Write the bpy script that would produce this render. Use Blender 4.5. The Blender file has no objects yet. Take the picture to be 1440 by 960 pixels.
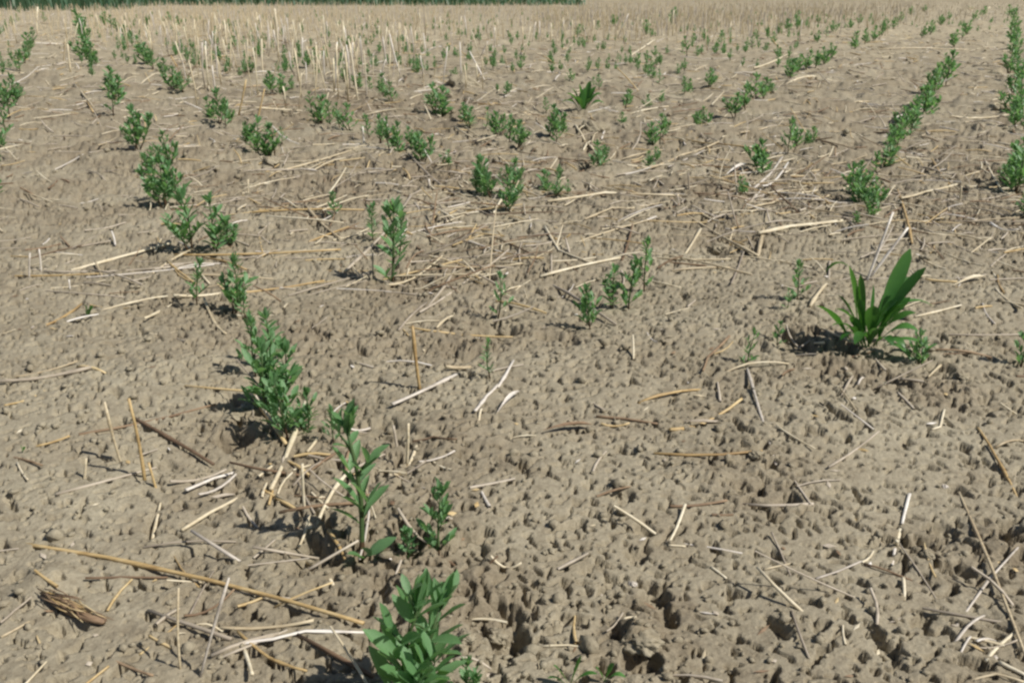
import bpy, math, random
import numpy as np
from mathutils import Vector, Matrix, Euler

sc = bpy.context.scene
COL = sc.collection
R = math.radians

# ------------------------------------------------------------------ camera
W, HPX, F = 1440.0, 960.0, 1319.0          # photograph pixels and focal length in pixels
CAM_H, HORIZON = 0.30, -8.0                # lens height in metres, horizon row in pixels
PITCH = math.atan((HPX / 2 - HORIZON) / F)
cam = bpy.data.cameras.new('camera'); cam_o = bpy.data.objects.new('camera', cam); COL.objects.link(cam_o)
cam.sensor_width = 36.0; cam.lens = 36.0 * F / W
cam.clip_start = 0.02; cam.clip_end = 3000
cam_o.location = (0, 0, CAM_H); cam_o.rotation_euler = (math.pi / 2 - PITCH, 0, 0)
sc.camera = cam_o

# ------------------------------------------------------------------ sky, sun, exposure
SUN_EL, SUN_AZ = R(50), R(114)              # azimuth measured from the view direction (+Y) to the right (+X)
world = bpy.data.worlds.new('World'); sc.world = world; world.use_nodes = True
wn = world.node_tree.nodes; wn.clear()
sky = wn.new('ShaderNodeTexSky'); sky.sky_type = 'NISHITA'; sky.sun_disc = False
sky.sun_elevation = SUN_EL; sky.sun_rotation = SUN_AZ
bgn = wn.new('ShaderNodeBackground'); bgn.inputs['Strength'].default_value = 0.052
wo = wn.new('ShaderNodeOutputWorld')
world.node_tree.links.new(sky.outputs[0], bgn.inputs[0]); world.node_tree.links.new(bgn.outputs[0], wo.inputs[0])
sun = bpy.data.lights.new('sun', 'SUN'); sun.energy = 4.5; sun.angle = R(0.6); sun.color = (1.0, 0.95, 0.86)
sun_o = bpy.data.objects.new('sun', sun); COL.objects.link(sun_o)
sd = Vector((math.sin(SUN_AZ) * math.cos(SUN_EL), math.cos(SUN_AZ) * math.cos(SUN_EL), math.sin(SUN_EL)))
sun_o.rotation_euler = sd.to_track_quat('Z', 'Y').to_euler(); sun_o.location = sd * 20
vs = sc.view_settings
sc.display_settings.display_device = 'sRGB'
vs.view_transform = 'Standard'; vs.look = 'None'; vs.exposure = 0.1; vs.gamma = 1.0; vs.use_curve_mapping = False
sc.cycles.pixel_filter_type = 'BLACKMAN_HARRIS'; sc.cycles.filter_width = 2.5
sc.cycles.max_bounces = 6; sc.cycles.transparent_max_bounces = 4

# ------------------------------------------------------------------ pixel -> place
SP, CP = math.sin(PITCH), math.cos(PITCH)
def ray(px, py):
    a, b = (px - W / 2) / F, (py - HPX / 2) / F
    return (a, CP - b * SP, -SP - b * CP)
def P(px, py, z=0.0):                      # point of the level z seen at that pixel
    d = ray(px, py); t = (z - CAM_H) / d[2]
    return (d[0] * t, d[1] * t)
def T(px, py, Y):                          # point at forward distance Y seen at that pixel
    d = ray(px, py); t = Y / d[1]
    return (d[0] * t, Y, CAM_H + d[2] * t)
def mpp(px, py):                           # metres per pixel on the ground there
    x, y = P(px, py)
    return (y * CP + CAM_H * SP) / F
def to_px(x, y, z=0.0):
    dz = z - CAM_H
    dep = y * CP - dz * SP
    return W / 2 + F * x / dep, HPX / 2 - F * (y * SP + dz * CP) / dep

# ------------------------------------------------------------------ noise and relief of the soil
rs = np.random.RandomState(7)
PERM = rs.permutation(2048); PERM = np.concatenate([PERM, PERM, PERM])
GA = rs.rand(2048) * 2 * math.pi; GX, GY = np.cos(GA), np.sin(GA)
def perlin(x, y):
    xi = np.floor(x).astype(np.int64); yi = np.floor(y).astype(np.int64)
    fx, fy = x - xi, y - yi; xi &= 2047; yi &= 2047
    u = fx * fx * fx * (fx * (fx * 6 - 15) + 10); v = fy * fy * fy * (fy * (fy * 6 - 15) + 10)
    def g(a, b, dx, dy):
        k = PERM[(PERM[(xi + a) & 2047] + yi + b)]
        return GX[k] * dx + GY[k] * dy
    n0 = g(0, 0, fx, fy) * (1 - u) + g(1, 0, fx - 1, fy) * u
    n1 = g(0, 1, fx, fy - 1) * (1 - u) + g(1, 1, fx - 1, fy - 1) * u
    return (n0 * (1 - v) + n1 * v) * 1.5
def rn(x, y, lam, k):                      # rotated, shifted octave of wavelength lam
    c, s = math.cos(k * 1.7), math.sin(k * 1.7)
    return perlin((x * c - y * s) / lam + 13.7 * k, (x * s + y * c) / lam + 7.3 * k)
def sstep(a, b, t):
    t = np.clip((t - a) / (b - a), 0, 1); return t * t * (3 - 2 * t)

# hollows and mounds that can be found in the field: pixel x, y, radius in pixels, height in mm
RELIEF = [(440, 768, 34, -15), (468, 782, 22, -10), (315, 565, 24, -11), (335, 615, 26, -12), (160, 600, 22, -9), (180, 640, 18, -9),
          (560, 762, 40, -11), (690, 870, 40, -9), (640, 850, 30, -6), (715, 900, 30, -12), (650, 780, 40, -6),
          (925, 835, 26, -12), (940, 860, 18, -10), (900, 925, 26, -14), (872, 890, 16, -9), (893, 897, 28, 9), (1425, 745, 26, -14),
          (1352, 792, 18, -10), (1120, 487, 34, -10), (1180, 492, 26, -10), (1320, 520, 22, -6), (1300, 750, 20, -8), (60, 815, 44, 8),
          (25, 805, 14, -7), (100, 875, 22, -7), (600, 500, 60, -5), (540, 610, 40, -6), (900, 395, 30, -5), (775, 470, 20, -9), (800, 478, 16, -8),
          (1060, 490, 22, -7), (560, 385, 40, -9), (700, 460, 34, -9), (420, 245, 30, -8), (390, 215, 25, -9), (470, 280, 22, -8),
          (360, 210, 20, -8), (700, 290, 26, -9), (240, 520, 60, 3), (120, 455, 60, 4), (110, 260, 60, 4), (870, 560, 70, 4), (1180, 600, 90, 3),
          (1000, 840, 70, 2), (1180, 880, 90, 3), (1000, 310, 26, -9), (1010, 350, 18, -6), (220, 660, 26, -6), (880, 700, 14, -7), (905, 745, 16, -8),
          (1330, 735, 16, -8), (1095, 595, 14, -6), (1110, 700, 14, -6), (640, 118, 40, -12), (670, 300, 30, -7), (30, 130, 16, -6), (310, 160, 12, -9)]
RELIEF_W = [(P(a, b) + (r * mpp(a, b), h / 1000.0)) for a, b, r, h in RELIEF]
# patches of crumbly, broken soil: pixel x, y, radius, weight
ROUGH = [(640, 850, 130, 1.0), (560, 760, 110, .9), (480, 480, 120, .7), (560, 400, 120, .9), (660, 480, 110, 1.0), (400, 660, 110, .7), (320, 600, 70, .9),
         (150, 600, 80, .5), (650, 650, 110, .6), (920, 840, 80, .9), (880, 920, 90, .8), (1200, 520, 90, .7), (1060, 680, 80, .7), (1400, 760, 70, .9),
         (1290, 760, 60, .7), (240, 440, 100, .4), (440, 260, 100, .6), (650, 240, 130, .8), (300, 880, 130, .5), (1050, 270, 160, .5), (1330, 300, 120, .5),
         (860, 400, 80, .5), (1130, 470, 70, .8), (1350, 560, 90, .5), (60, 560, 60, .3), (560, 150, 200, .8)]
ROUGH_W = [(P(a, b) + (r * mpp(a, b), w)) for a, b, r, w in ROUGH]

def gauss_sum(x, y, items):
    out = np.zeros_like(x)
    for cx, cy, r, a in items:
        sy = r * 1.0 if abs(a) >= 0.1 else r * 1.25
        q = ((x - cx) / r) ** 2 + ((y - cy) / sy) ** 2
        m = q < 9
        if m.any(): out[m] += a * np.exp(-q[m] * 1.1)
    return out
def looseness(x, y):
    return np.clip(gauss_sum(x, y, ROUGH_W) * .85 + .40 * rn(x, y, .22, 3) - .02 + .40 * sstep(.7, 1.7, y), 0, 1)
def relief(x, y, dy=0.0005):
    x = np.asarray(x, float); y = np.asarray(y, float)
    dy = np.zeros_like(x) + dy
    lod = lambda lam: np.clip(lam / (2.2 * dy), 0, 1) ** 1.5
    wx = rn(x, y, .014, 11) * .004 + rn(x, y, .005, 21) * .0012; wy = rn(x, y, .014, 12) * .004 + rn(x, y, .005, 22) * .0012
    xx, yy = x + wx, y + wy
    rough = looseness(x, y)
    h = .007 * rn(x, y, .42, 1) + .0045 * rn(x, y, .16, 2)
    h += (.0010 + .0045 * rough) * rn(xx, yy, .055, 4) * lod(.055)
    h += (.0004 + .0036 * rough) * rn(xx, yy, .026, 5) * lod(.026)
    # the pitted crust
    n = rn(xx, yy, .0064, 6) + .6 * rn(xx, yy, .0034, 7)
    dens = .18 * rn(x, y, .07, 8) + .12 * rn(x, y, .3, 13)
    pit = sstep(.36, .47, n + dens + .10 * rough)
    h -= (.0048 + .0022 * rough) * pit * lod(.0075)
    n2 = rn(xx, yy, .0135, 9)
    h -= (.0068 + .0045 * rough) * sstep(.45, .54, n2 + .7 * dens + .10 * rough) * lod(.014)
    h += (.0002 + .0015 * rough) * rn(x, y, .0042, 10) * lod(.0045)
    # broken clods in the rough patches
    h += .009 * rough * (np.abs(rn(xx, yy, .034, 14)) - .2) * lod(.034)
    # coarser clods where the ground is seen from farther off
    h += .012 * sstep(.8, 2.2, y) * np.abs(rn(xx, yy, .075, 17)) * lod(.07) - .010 * sstep(.9, 2.0, y) * sstep(.25, .5, rn(xx, yy, .05, 18)) * lod(.05)
    h += .016 * sstep(1.0, 3.5, y) * rn(x, y, .22, 15) + .03 * sstep(3, 9, y) * rn(x, y, .7, 16)
    h += gauss_sum(x, y, [i for i in RELIEF_W if i[3] > 0])
    edge = .55 * rn(x, y, .022, 51) + .35 * rn(x, y, .009, 52)
    for cx, cy, r, a in RELIEF_W:            # broken, steep sided hollows
        if a > 0: continue
        q = ((x - cx) / r) ** 2 + ((y - cy) / (r * 1.1)) ** 2
        m = q < 4
        if m.any(): h[m] += a * .88 * (1 - sstep(.35, 1.0, q[m] * .8 + edge[m]))
    return h
def gz(x, y):
    return float(relief(np.array([x]), np.array([y]))[0])

# ------------------------------------------------------------------ material helpers
def mat(name):
    m = bpy.data.materials.new(name); m.use_nodes = True
    nt = m.node_tree; nt.nodes.clear()
    o = nt.nodes.new('ShaderNodeOutputMaterial'); b = nt.nodes.new('ShaderNodeBsdfPrincipled')
    nt.links.new(b.outputs[0], o.inputs[0])
    return m, nt, b, o
def N(nt, t, **kw):
    n = nt.nodes.new(t)
    for k, v in kw.items():
        if k in n.inputs: n.inputs[k].default_value = v
        else: setattr(n, k, v)
    return n
def ramp(nt, src, stops):
    r = nt.nodes.new('ShaderNodeValToRGB'); e = r.color_ramp.elements
    while len(e) < len(stops): e.new(0.5)
    for i, (p, c) in enumerate(stops):
        e[i].position = p; e[i].color = tuple(c) + (1,)
    nt.links.new(src, r.inputs[0]); return r

def soil_material():
    m, nt, b, o = mat('dry_silt_soil'); L = nt.links.new
    tc = N(nt, 'ShaderNodeTexCoord')
    n1 = N(nt, 'ShaderNodeTexNoise', Scale=5.0, Detail=6.0, Roughness=.6); L(tc.outputs['Object'], n1.inputs['Vector'])
    n2 = N(nt, 'ShaderNodeTexNoise', Scale=90.0, Detail=5.0, Roughness=.65); L(tc.outputs['Object'], n2.inputs['Vector'])
    n3 = N(nt, 'ShaderNodeTexNoise', Scale=420.0, Detail=4.0, Roughness=.7); L(tc.outputs['Object'], n3.inputs['Vector'])
    c1 = ramp(nt, n1.outputs[0], [(.3, (.270, .232, .165)), (.5, (.350, .308, .226)), (.72, (.395, .356, .266))])
    c2 = ramp(nt, n2.outputs[0], [(.32, (.62, .59, .56)), (.52, (1, 1, 1)), (.75, (1.1, 1.1, 1.1))])
    c3 = ramp(nt, n3.outputs[0], [(.3, (.72, .70, .68)), (.55, (1, 1, 1)), (.8, (1.12, 1.12, 1.12))])
    # broken loose soil is browner than the dried crust
    at = N(nt, 'ShaderNodeAttribute', attribute_name='loose')
    lf = N(nt, 'ShaderNodeMath', operation='MULTIPLY'); L(at.outputs['Fac'], lf.inputs[0]); lf.inputs[1].default_value = .8
    lm = N(nt, 'ShaderNodeMixRGB'); L(lf.outputs[0], lm.inputs[0]); L(c1.outputs[0], lm.inputs[1]); lm.inputs[2].default_value = (.222, .180, .126, 1)
    mx = N(nt, 'ShaderNodeMixRGB', blend_type='MULTIPLY'); mx.inputs[0].default_value = .65
    L(lm.outputs[0], mx.inputs[1]); L(c2.outputs[0], mx.inputs[2])
    my = N(nt, 'ShaderNodeMixRGB', blend_type='MULTIPLY'); my.inputs[0].default_value = .8
    L(mx.outputs[0], my.inputs[1]); L(c3.outputs[0], my.inputs[2])
    # old straw dust mixed into the ground of the far stubble
    sp = N(nt, 'ShaderNodeSeparateXYZ'); L(tc.outputs['Object'], sp.inputs[0])
    mr = N(nt, 'ShaderNodeMapRange'); mr.inputs[1].default_value = 2.6; mr.inputs[2].default_value = 8.0
    mr.inputs[3].default_value = 0.0; mr.inputs[4].default_value = .75
    L(sp.outputs[1], mr.inputs[0])
    n4 = N(nt, 'ShaderNodeTexNoise', Scale=26.0, Detail=6.0, Roughness=.7); L(tc.outputs['Object'], n4.inputs['Vector'])
    r4 = ramp(nt, n4.outputs[0], [(.42, (0, 0, 0)), (.6, (1, 1, 1))])
    ml = N(nt, 'ShaderNodeMath', operation='MULTIPLY'); L(mr.outputs[0], ml.inputs[0]); L(r4.outputs[0], ml.inputs[1])
    mz = N(nt, 'ShaderNodeMixRGB'); mz.inputs[2].default_value = (.56, .48, .33, 1)
    L(ml.outputs[0], mz.inputs[0]); L(my.outputs[0], mz.inputs[1])
    L(mz.outputs[0], b.inputs['Base Color']); b.inputs['Roughness'].default_value = .95
    b.inputs['Specular IOR Level'].default_value = .15
    ad = N(nt, 'ShaderNodeMath', operation='ADD'); L(n2.outputs[0], ad.inputs[0]); L(n3.outputs[0], ad.inputs[1])
    bp = N(nt, 'ShaderNodeBump', Strength=.6, Distance=.0022); L(ad.outputs[0], bp.inputs['Height']); L(bp.outputs[0], b.inputs['Normal'])
    return m

def straw_material(name, dark, mid, light, rough=.5):
    m, nt, b, o = mat(name); L = nt.links.new
    tc = N(nt, 'ShaderNodeTexCoord'); oi = N(nt, 'ShaderNodeObjectInfo')
    mp = N(nt, 'ShaderNodeMapping'); mp.inputs['Scale'].default_value = (45, 420, 420); L(tc.outputs['Object'], mp.inputs[0])
    n1 = N(nt, 'ShaderNodeTexNoise', Scale=1.0, Detail=4.0, Roughness=.6); L(mp.outputs[0], n1.inputs['Vector'])
    n2 = N(nt, 'ShaderNodeTexNoise', Scale=38.0, Detail=3.0); L(tc.outputs['Object'], n2.inputs['Vector'])
    av = N(nt, 'ShaderNodeMath', operation='MULTIPLY_ADD'); L(n1.outputs[0], av.inputs[0]); av.inputs[1].default_value = .5
    hf = N(nt, 'ShaderNodeMath', operation='MULTIPLY'); L(n2.outputs[0], hf.inputs[0]); hf.inputs[1].default_value = .5
    L(hf.outputs[0], av.inputs[2])
    sh = N(nt, 'ShaderNodeMath', operation='MULTIPLY_ADD'); L(oi.outputs['Random'], sh.inputs[0]); sh.inputs[1].default_value = .24
    sb = N(nt, 'ShaderNodeMath', operation='SUBTRACT'); L(av.outputs[0], sb.inputs[0]); sb.inputs[1].default_value = .12
    L(sb.outputs[0], sh.inputs[2])
    c = ramp(nt, sh.outputs[0], [(.3, dark), (.5, mid), (.68, light)])
    L(c.outputs[0], b.inputs['Base Color']); b.inputs['Roughness'].default_value = rough
    b.inputs['Specular IOR Level'].default_value = .4
    bp = N(nt, 'ShaderNodeBump', Strength=.4, Distance=.0006); L(n1.outputs[0], bp.inputs['Height']); L(bp.outputs[0], b.inputs['Normal'])
    return m

def leaf_material(name, dark, mid, light, transl, rough=.42):
    m, nt, b, o = mat(name); L = nt.links.new
    tc = N(nt, 'ShaderNodeTexCoord'); oi = N(nt, 'ShaderNodeObjectInfo'); geo = N(nt, 'ShaderNodeNewGeometry')
    n1 = N(nt, 'ShaderNodeTexNoise', Scale=140.0, Detail=4.0); L(tc.outputs['Object'], n1.inputs['Vector'])
    a = N(nt, 'ShaderNodeMath', operation='MULTIPLY_ADD'); L(oi.outputs['Random'], a.inputs[0]); a.inputs[1].default_value = .4
    h = N(nt, 'ShaderNodeMath', operation='MULTIPLY'); L(n1.outputs[0], h.inputs[0]); h.inputs[1].default_value = .35
    L(h.outputs[0], a.inputs[2])
    a2 = N(nt, 'ShaderNodeMath', operation='MULTIPLY_ADD'); L(geo.outputs['Random Per Island'], a2.inputs[0]); a2.inputs[1].default_value = .25
    L(a.outputs[0], a2.inputs[2])
    c = ramp(nt, a2.outputs[0], [(.2, dark), (.5, mid), (.85, light)])
    L(c.outputs[0], b.inputs['Base Color']); b.inputs['Roughness'].default_value = rough
    b.inputs['Specular IOR Level'].default_value = .5
    tr = N(nt, 'ShaderNodeBsdfTranslucent'); tr.inputs[0].default_value = tuple(transl) + (1,)
    ms = N(nt, 'ShaderNodeMixShader'); ms.inputs[0].default_value = .38
    L(b.outputs[0], ms.inputs[1]); L(tr.outputs[0], ms.inputs[2]); L(ms.outputs[0], o.inputs[0])
    bp = N(nt, 'ShaderNodeBump', Strength=.3, Distance=.0005); L(n1.outputs[0], bp.inputs['Height']); L(bp.outputs[0], b.inputs['Normal'])
    return m

SOIL = soil_material()
STRAW = {'gold': straw_material('golden_straw', (.30, .19, .08), (.50, .36, .17), (.68, .54, .31)),
         'pale': straw_material('pale_straw', (.38, .30, .19), (.60, .51, .35), (.78, .71, .55)),
         'white': straw_material('bleached_straw', (.44, .39, .33), (.66, .60, .53), (.84, .80, .74), .38),
         'grey': straw_material('weathered_straw', (.24, .20, .16), (.42, .36, .28), (.58, .51, .42), .6),
         'stubble': straw_material('standing_stubble', (.50, .40, .25), (.72, .63, .44), (.86, .79, .60), .42),
         'brown': straw_material('brown_stalk', (.10, .065, .04), (.20, .13, .08), (.34, .24, .15), .7)}
LEAF = leaf_material('seedling_leaf', (.080, .190, .070), (.150, .305, .130), (.265, .430, .240), (.26, .52, .14))
STEM = leaf_material('seedling_stem', (.06, .10, .035), (.10, .17, .06), (.16, .23, .10), (.1, .2, .05), .5)
STEMBASE = leaf_material('stem_base', (.10, .055, .035), (.15, .09, .05), (.18, .13, .07), (.1, .08, .04), .5)
WEED = leaf_material('weed_leaf', (.030, .105, .026), (.052, .160, .036), (.090, .230, .055), (.12, .33, .04), .36)
WEEDB = leaf_material('bright_weed_leaf', (.05, .16, .035), (.085, .235, .055), (.14, .31, .09), (.13, .32, .05), .38)
FARCROP = leaf_material('hazed_crop_leaf', (.06, .13, .075), (.085, .17, .10), (.12, .21, .13), (.06, .15, .05), .5)  # distance haze is mixed into this green: paler and bluer

# ------------------------------------------------------------------ object helpers
def link_obj(name, me, parent=None):
    o = bpy.data.objects.new(name, me); COL.objects.link(o)
    if parent is not None: o.parent = parent
    return o
def mesh_from(name, v, f, m, smooth=True):
    me = bpy.data.meshes.new(name); me.from_pydata([tuple(p) for p in v], [], [tuple(q) for q in f])
    me.materials.append(m)
    if smooth: me.polygons.foreach_set('use_smooth', [True] * len(me.polygons))
    me.update(); return me
def tag(o, label=None, cat=None, group=None, kind=None):
    if label: o['label'] = label
    if cat: o['category'] = cat
    if group: o['group'] = group
    if kind: o['kind'] = kind
    return o

def tube(pts, radii, sides=6, flat=1.0, cap=True):
    """vertices and faces of a tube through pts; flat squashes it across"""
    pts = [Vector(p) for p in pts]; v = []; f = []
    up = Vector((0, 0, 1)); n = len(pts)
    for i, p in enumerate(pts):
        d = (pts[min(i + 1, n - 1)] - pts[max(i - 1, 0)]).normalized()
        ref = up if abs(d.dot(up)) < .92 else Vector((1, 0, 0))
        s = d.cross(ref).normalized(); u = s.cross(d).normalized()
        for k in range(sides):
            a = 2 * math.pi * (k + .5) / sides
            v.append(p + s * (math.cos(a) * radii[i]) + u * (math.sin(a) * radii[i] * flat))
    for i in range(n - 1):
        for k in range(sides):
            k2 = (k + 1) % sides
            f.append((i * sides + k, i * sides + k2, (i + 1) * sides + k2, (i + 1) * sides + k))
    if cap:
        f.append(tuple(reversed(range(sides)))); f.append(tuple(range((n - 1) * sides, n * sides)))
    return v, f

# ------------------------------------------------------------------ the ground
def build_ground():
    t0, t1, nr = .22 ** -.8, 45.0 ** -.8, 960
    Y = np.linspace(t0, t1, nr) ** (-1 / .8)
    Yb = np.array([-60., -20., -6., -2., -.8, -.3, -.05, .08, .16]); Yf = np.array([70., 120., 260., 700., 2000.])
    Y = np.concatenate([Yb, Y, Yf])
    U = np.linspace(-1, 1, 900)
    side = 1 + (U[1] - U[0]) * np.cumsum(1.03 ** np.arange(1, 116))
    side = np.concatenate([side, side[-1] * np.array([1.15, 1.4, 2, 4, 10, 30, 100, 400])])
    U = np.concatenate([-side[::-1], U, side])
    half = .16 + .60 * np.maximum(Y, 0)
    X = half[:, None] * U[None, :]
    X[np.abs(X) > 2500] = np.sign(X[np.abs(X) > 2500]) * 2500
    YY = np.repeat(Y[:, None], len(U), 1)
    dY = np.gradient(Y); dX = np.gradient(U)
    sp = np.maximum(dY[:, None] * .45, half[:, None] * dX[None, :])
    Z = relief(X.ravel(), YY.ravel(), sp.ravel())
    Z = Z * np.clip((60 - np.abs(YY.ravel())) / 30, 0, 1)
    nrow, ncol = X.shape
    co = np.stack([X.ravel(), YY.ravel(), Z], 1).astype(np.float32)
    idx = np.arange(nrow * ncol).reshape(nrow, ncol)
    q = np.stack([idx[:-1, :-1], idx[:-1, 1:], idx[1:, 1:], idx[1:, :-1]], -1).reshape(-1, 4)
    me = bpy.data.meshes.new('ground')
    me.vertices.add(len(co)); me.vertices.foreach_set('co', co.ravel())
    me.loops.add(q.size); me.loops.foreach_set('vertex_index', q.ravel().astype(np.int32))
    me.polygons.add(len(q)); me.polygons.foreach_set('loop_start', np.arange(0, q.size, 4, dtype=np.int32))
    me.polygons.foreach_set('loop_total', np.full(len(q), 4, np.int32))
    me.update(calc_edges=True)
    me.polygons.foreach_set('use_smooth', np.ones(len(q), bool))
    at = me.attributes.new('loose', 'FLOAT', 'POINT')
    lo = np.clip(looseness(X.ravel(), YY.ravel()) + .35 * rn(X.ravel(), YY.ravel(), .045, 41), 0, 1)
    at.data.foreach_set('value', lo.astype(np.float32))
    me.materials.append(SOIL)
    return tag(link_obj('ground', me), 'dry pitted grey brown silt soil of the field', kind='structure')
build_ground()

# loose crumbs of soil, a few millimetres each
def crumbs():
    q = np.random.RandomState(5); V, Fc = [], []
    ico_v = np.array([(0, 0, 1), (.89, 0, .45), (.28, .85, .45), (-.72, .53, .45), (-.72, -.53, .45), (.28, -.85, .45), (.5, .5, -.4), (-.5, .5, -.4), (-.5, -.5, -.4), (.5, -.5, -.4)])
    ico_f = [(0, 1, 2), (0, 2, 3), (0, 3, 4), (0, 4, 5), (0, 5, 1), (1, 6, 2), (2, 7, 3), (3, 8, 4), (4, 9, 5), (5, 9, 1), (1, 9, 6), (2, 6, 7), (3, 7, 8), (4, 8, 9)]
    px = q.uniform(-200, 1640, 9000); py = 25 + 1040 * q.rand(9000) ** 1.5
    xy = np.array([P(a, b) for a, b in zip(px, py)]); x, y = xy[:, 0], xy[:, 1]
    z = relief(x, y, .003 * np.maximum(1, y)); dens = np.clip(gauss_sum(x, y, ROUGH_W) + .3 + .5 * rn(x, y, .15, 31), .04, 1)
    keep = q.rand(9000) < dens
    for i in np.nonzero(keep)[0]:
        r = min(.012, q.lognormal(math.log(.0016), .45) * (1 + 1.0 * max(0, y[i] - .5)))
        a = q.rand() * 6.28; c, s_ = math.cos(a), math.sin(a)
        pv = ico_v * (r * (1 + q.normal(0, .22, (10, 1)))) * np.array([1, q.uniform(.6, 1), q.uniform(.5, .9)])
        b0 = len(V)
        V += [(x[i] + p[0] * c - p[1] * s_, y[i] + p[0] * s_ + p[1] * c, z[i] + r * .25 + p[2]) for p in pv]
        Fc += [tuple(k + b0 for k in g) for g in ico_f]
    tag(link_obj('soil_crumbs', mesh_from('soil_crumbs', V, Fc, SOIL)), 'loose soil crumbs strewn over the crust', 'soil', kind='stuff')
crumbs()

# ------------------------------------------------------------------ landmarks used to describe where straw lies
LAND = [((560, 900), 'the large leafy seedling in front'), ((520, 690), 'the tall single stemmed seedling'), ((622, 730), 'the short seedling with paired leaves'),
        ((400, 540), 'the dense seedling clump'), ((335, 400), 'the pair of upright seedlings'), ((285, 310), 'the three thin seedlings'),
        ((240, 260), 'the twin seedlings behind'), ((185, 610), 'the two leaning straw stubs'), ((100, 855), 'the brown frayed stump'),
        ((550, 335), 'the lone dark green seedling'), ((700, 415), 'the seedling beside the straw mat'), ((690, 500), 'the narrow seedling in hollow soil'),
        ((690, 260), 'the seedlings of the outer row'), ((560, 190), 'the crowded seedling row'), ((375, 195), 'the seedling group past the gap'),
        ((1225, 430), 'the broad leaved weed'), ((1070, 490), 'the small seedlings beside the weed'), ((880, 385), 'the arching seedling cluster'),
        ((1100, 260), 'the grey straw tangle'), ((820, 145), 'the bright grassy tuft'), ((1250, 220), 'the diagonal seedling row'),
        ((1430, 100), 'the straight dense seedling row'), ((1360, 880), 'the bleached straw bits'), ((1265, 740), 'the broken white stalk'),
        ((930, 840), 'the dark crumbly hollow'), ((1000, 600), 'the bare pitted crust'), ((100, 480), 'the smooth pale crust'), ((1000, 90), 'the far broken rows'),
        ((150, 90), 'the thin straw of the far rows'), ((480, 70), 'the standing stubble'), ((1180, 850), 'the evenly pitted crust')]
def landmark(px, py):
    return min(LAND, key=lambda l: (l[0][0] - px) ** 2 + ((l[0][1] - py) * 1.3) ** 2)[1]
TONE = {'gold': 'golden', 'pale': 'pale yellow', 'white': 'bleached white', 'grey': 'weathered grey', 'brown': 'dark brown', 'stubble': 'straw coloured'}
def straw_label(L, tone, px, py, verb, bent=False):
    size = 'long' if L > .13 else ('short' if L < .05 else 'medium length')
    where = landmark(px, py)
    lab = '%s %s%s straw %s %s' % (size, TONE[tone], ' bent' if bent else '', verb, where)
    return lab, 'straw pieces ' + verb + ' ' + where

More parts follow.
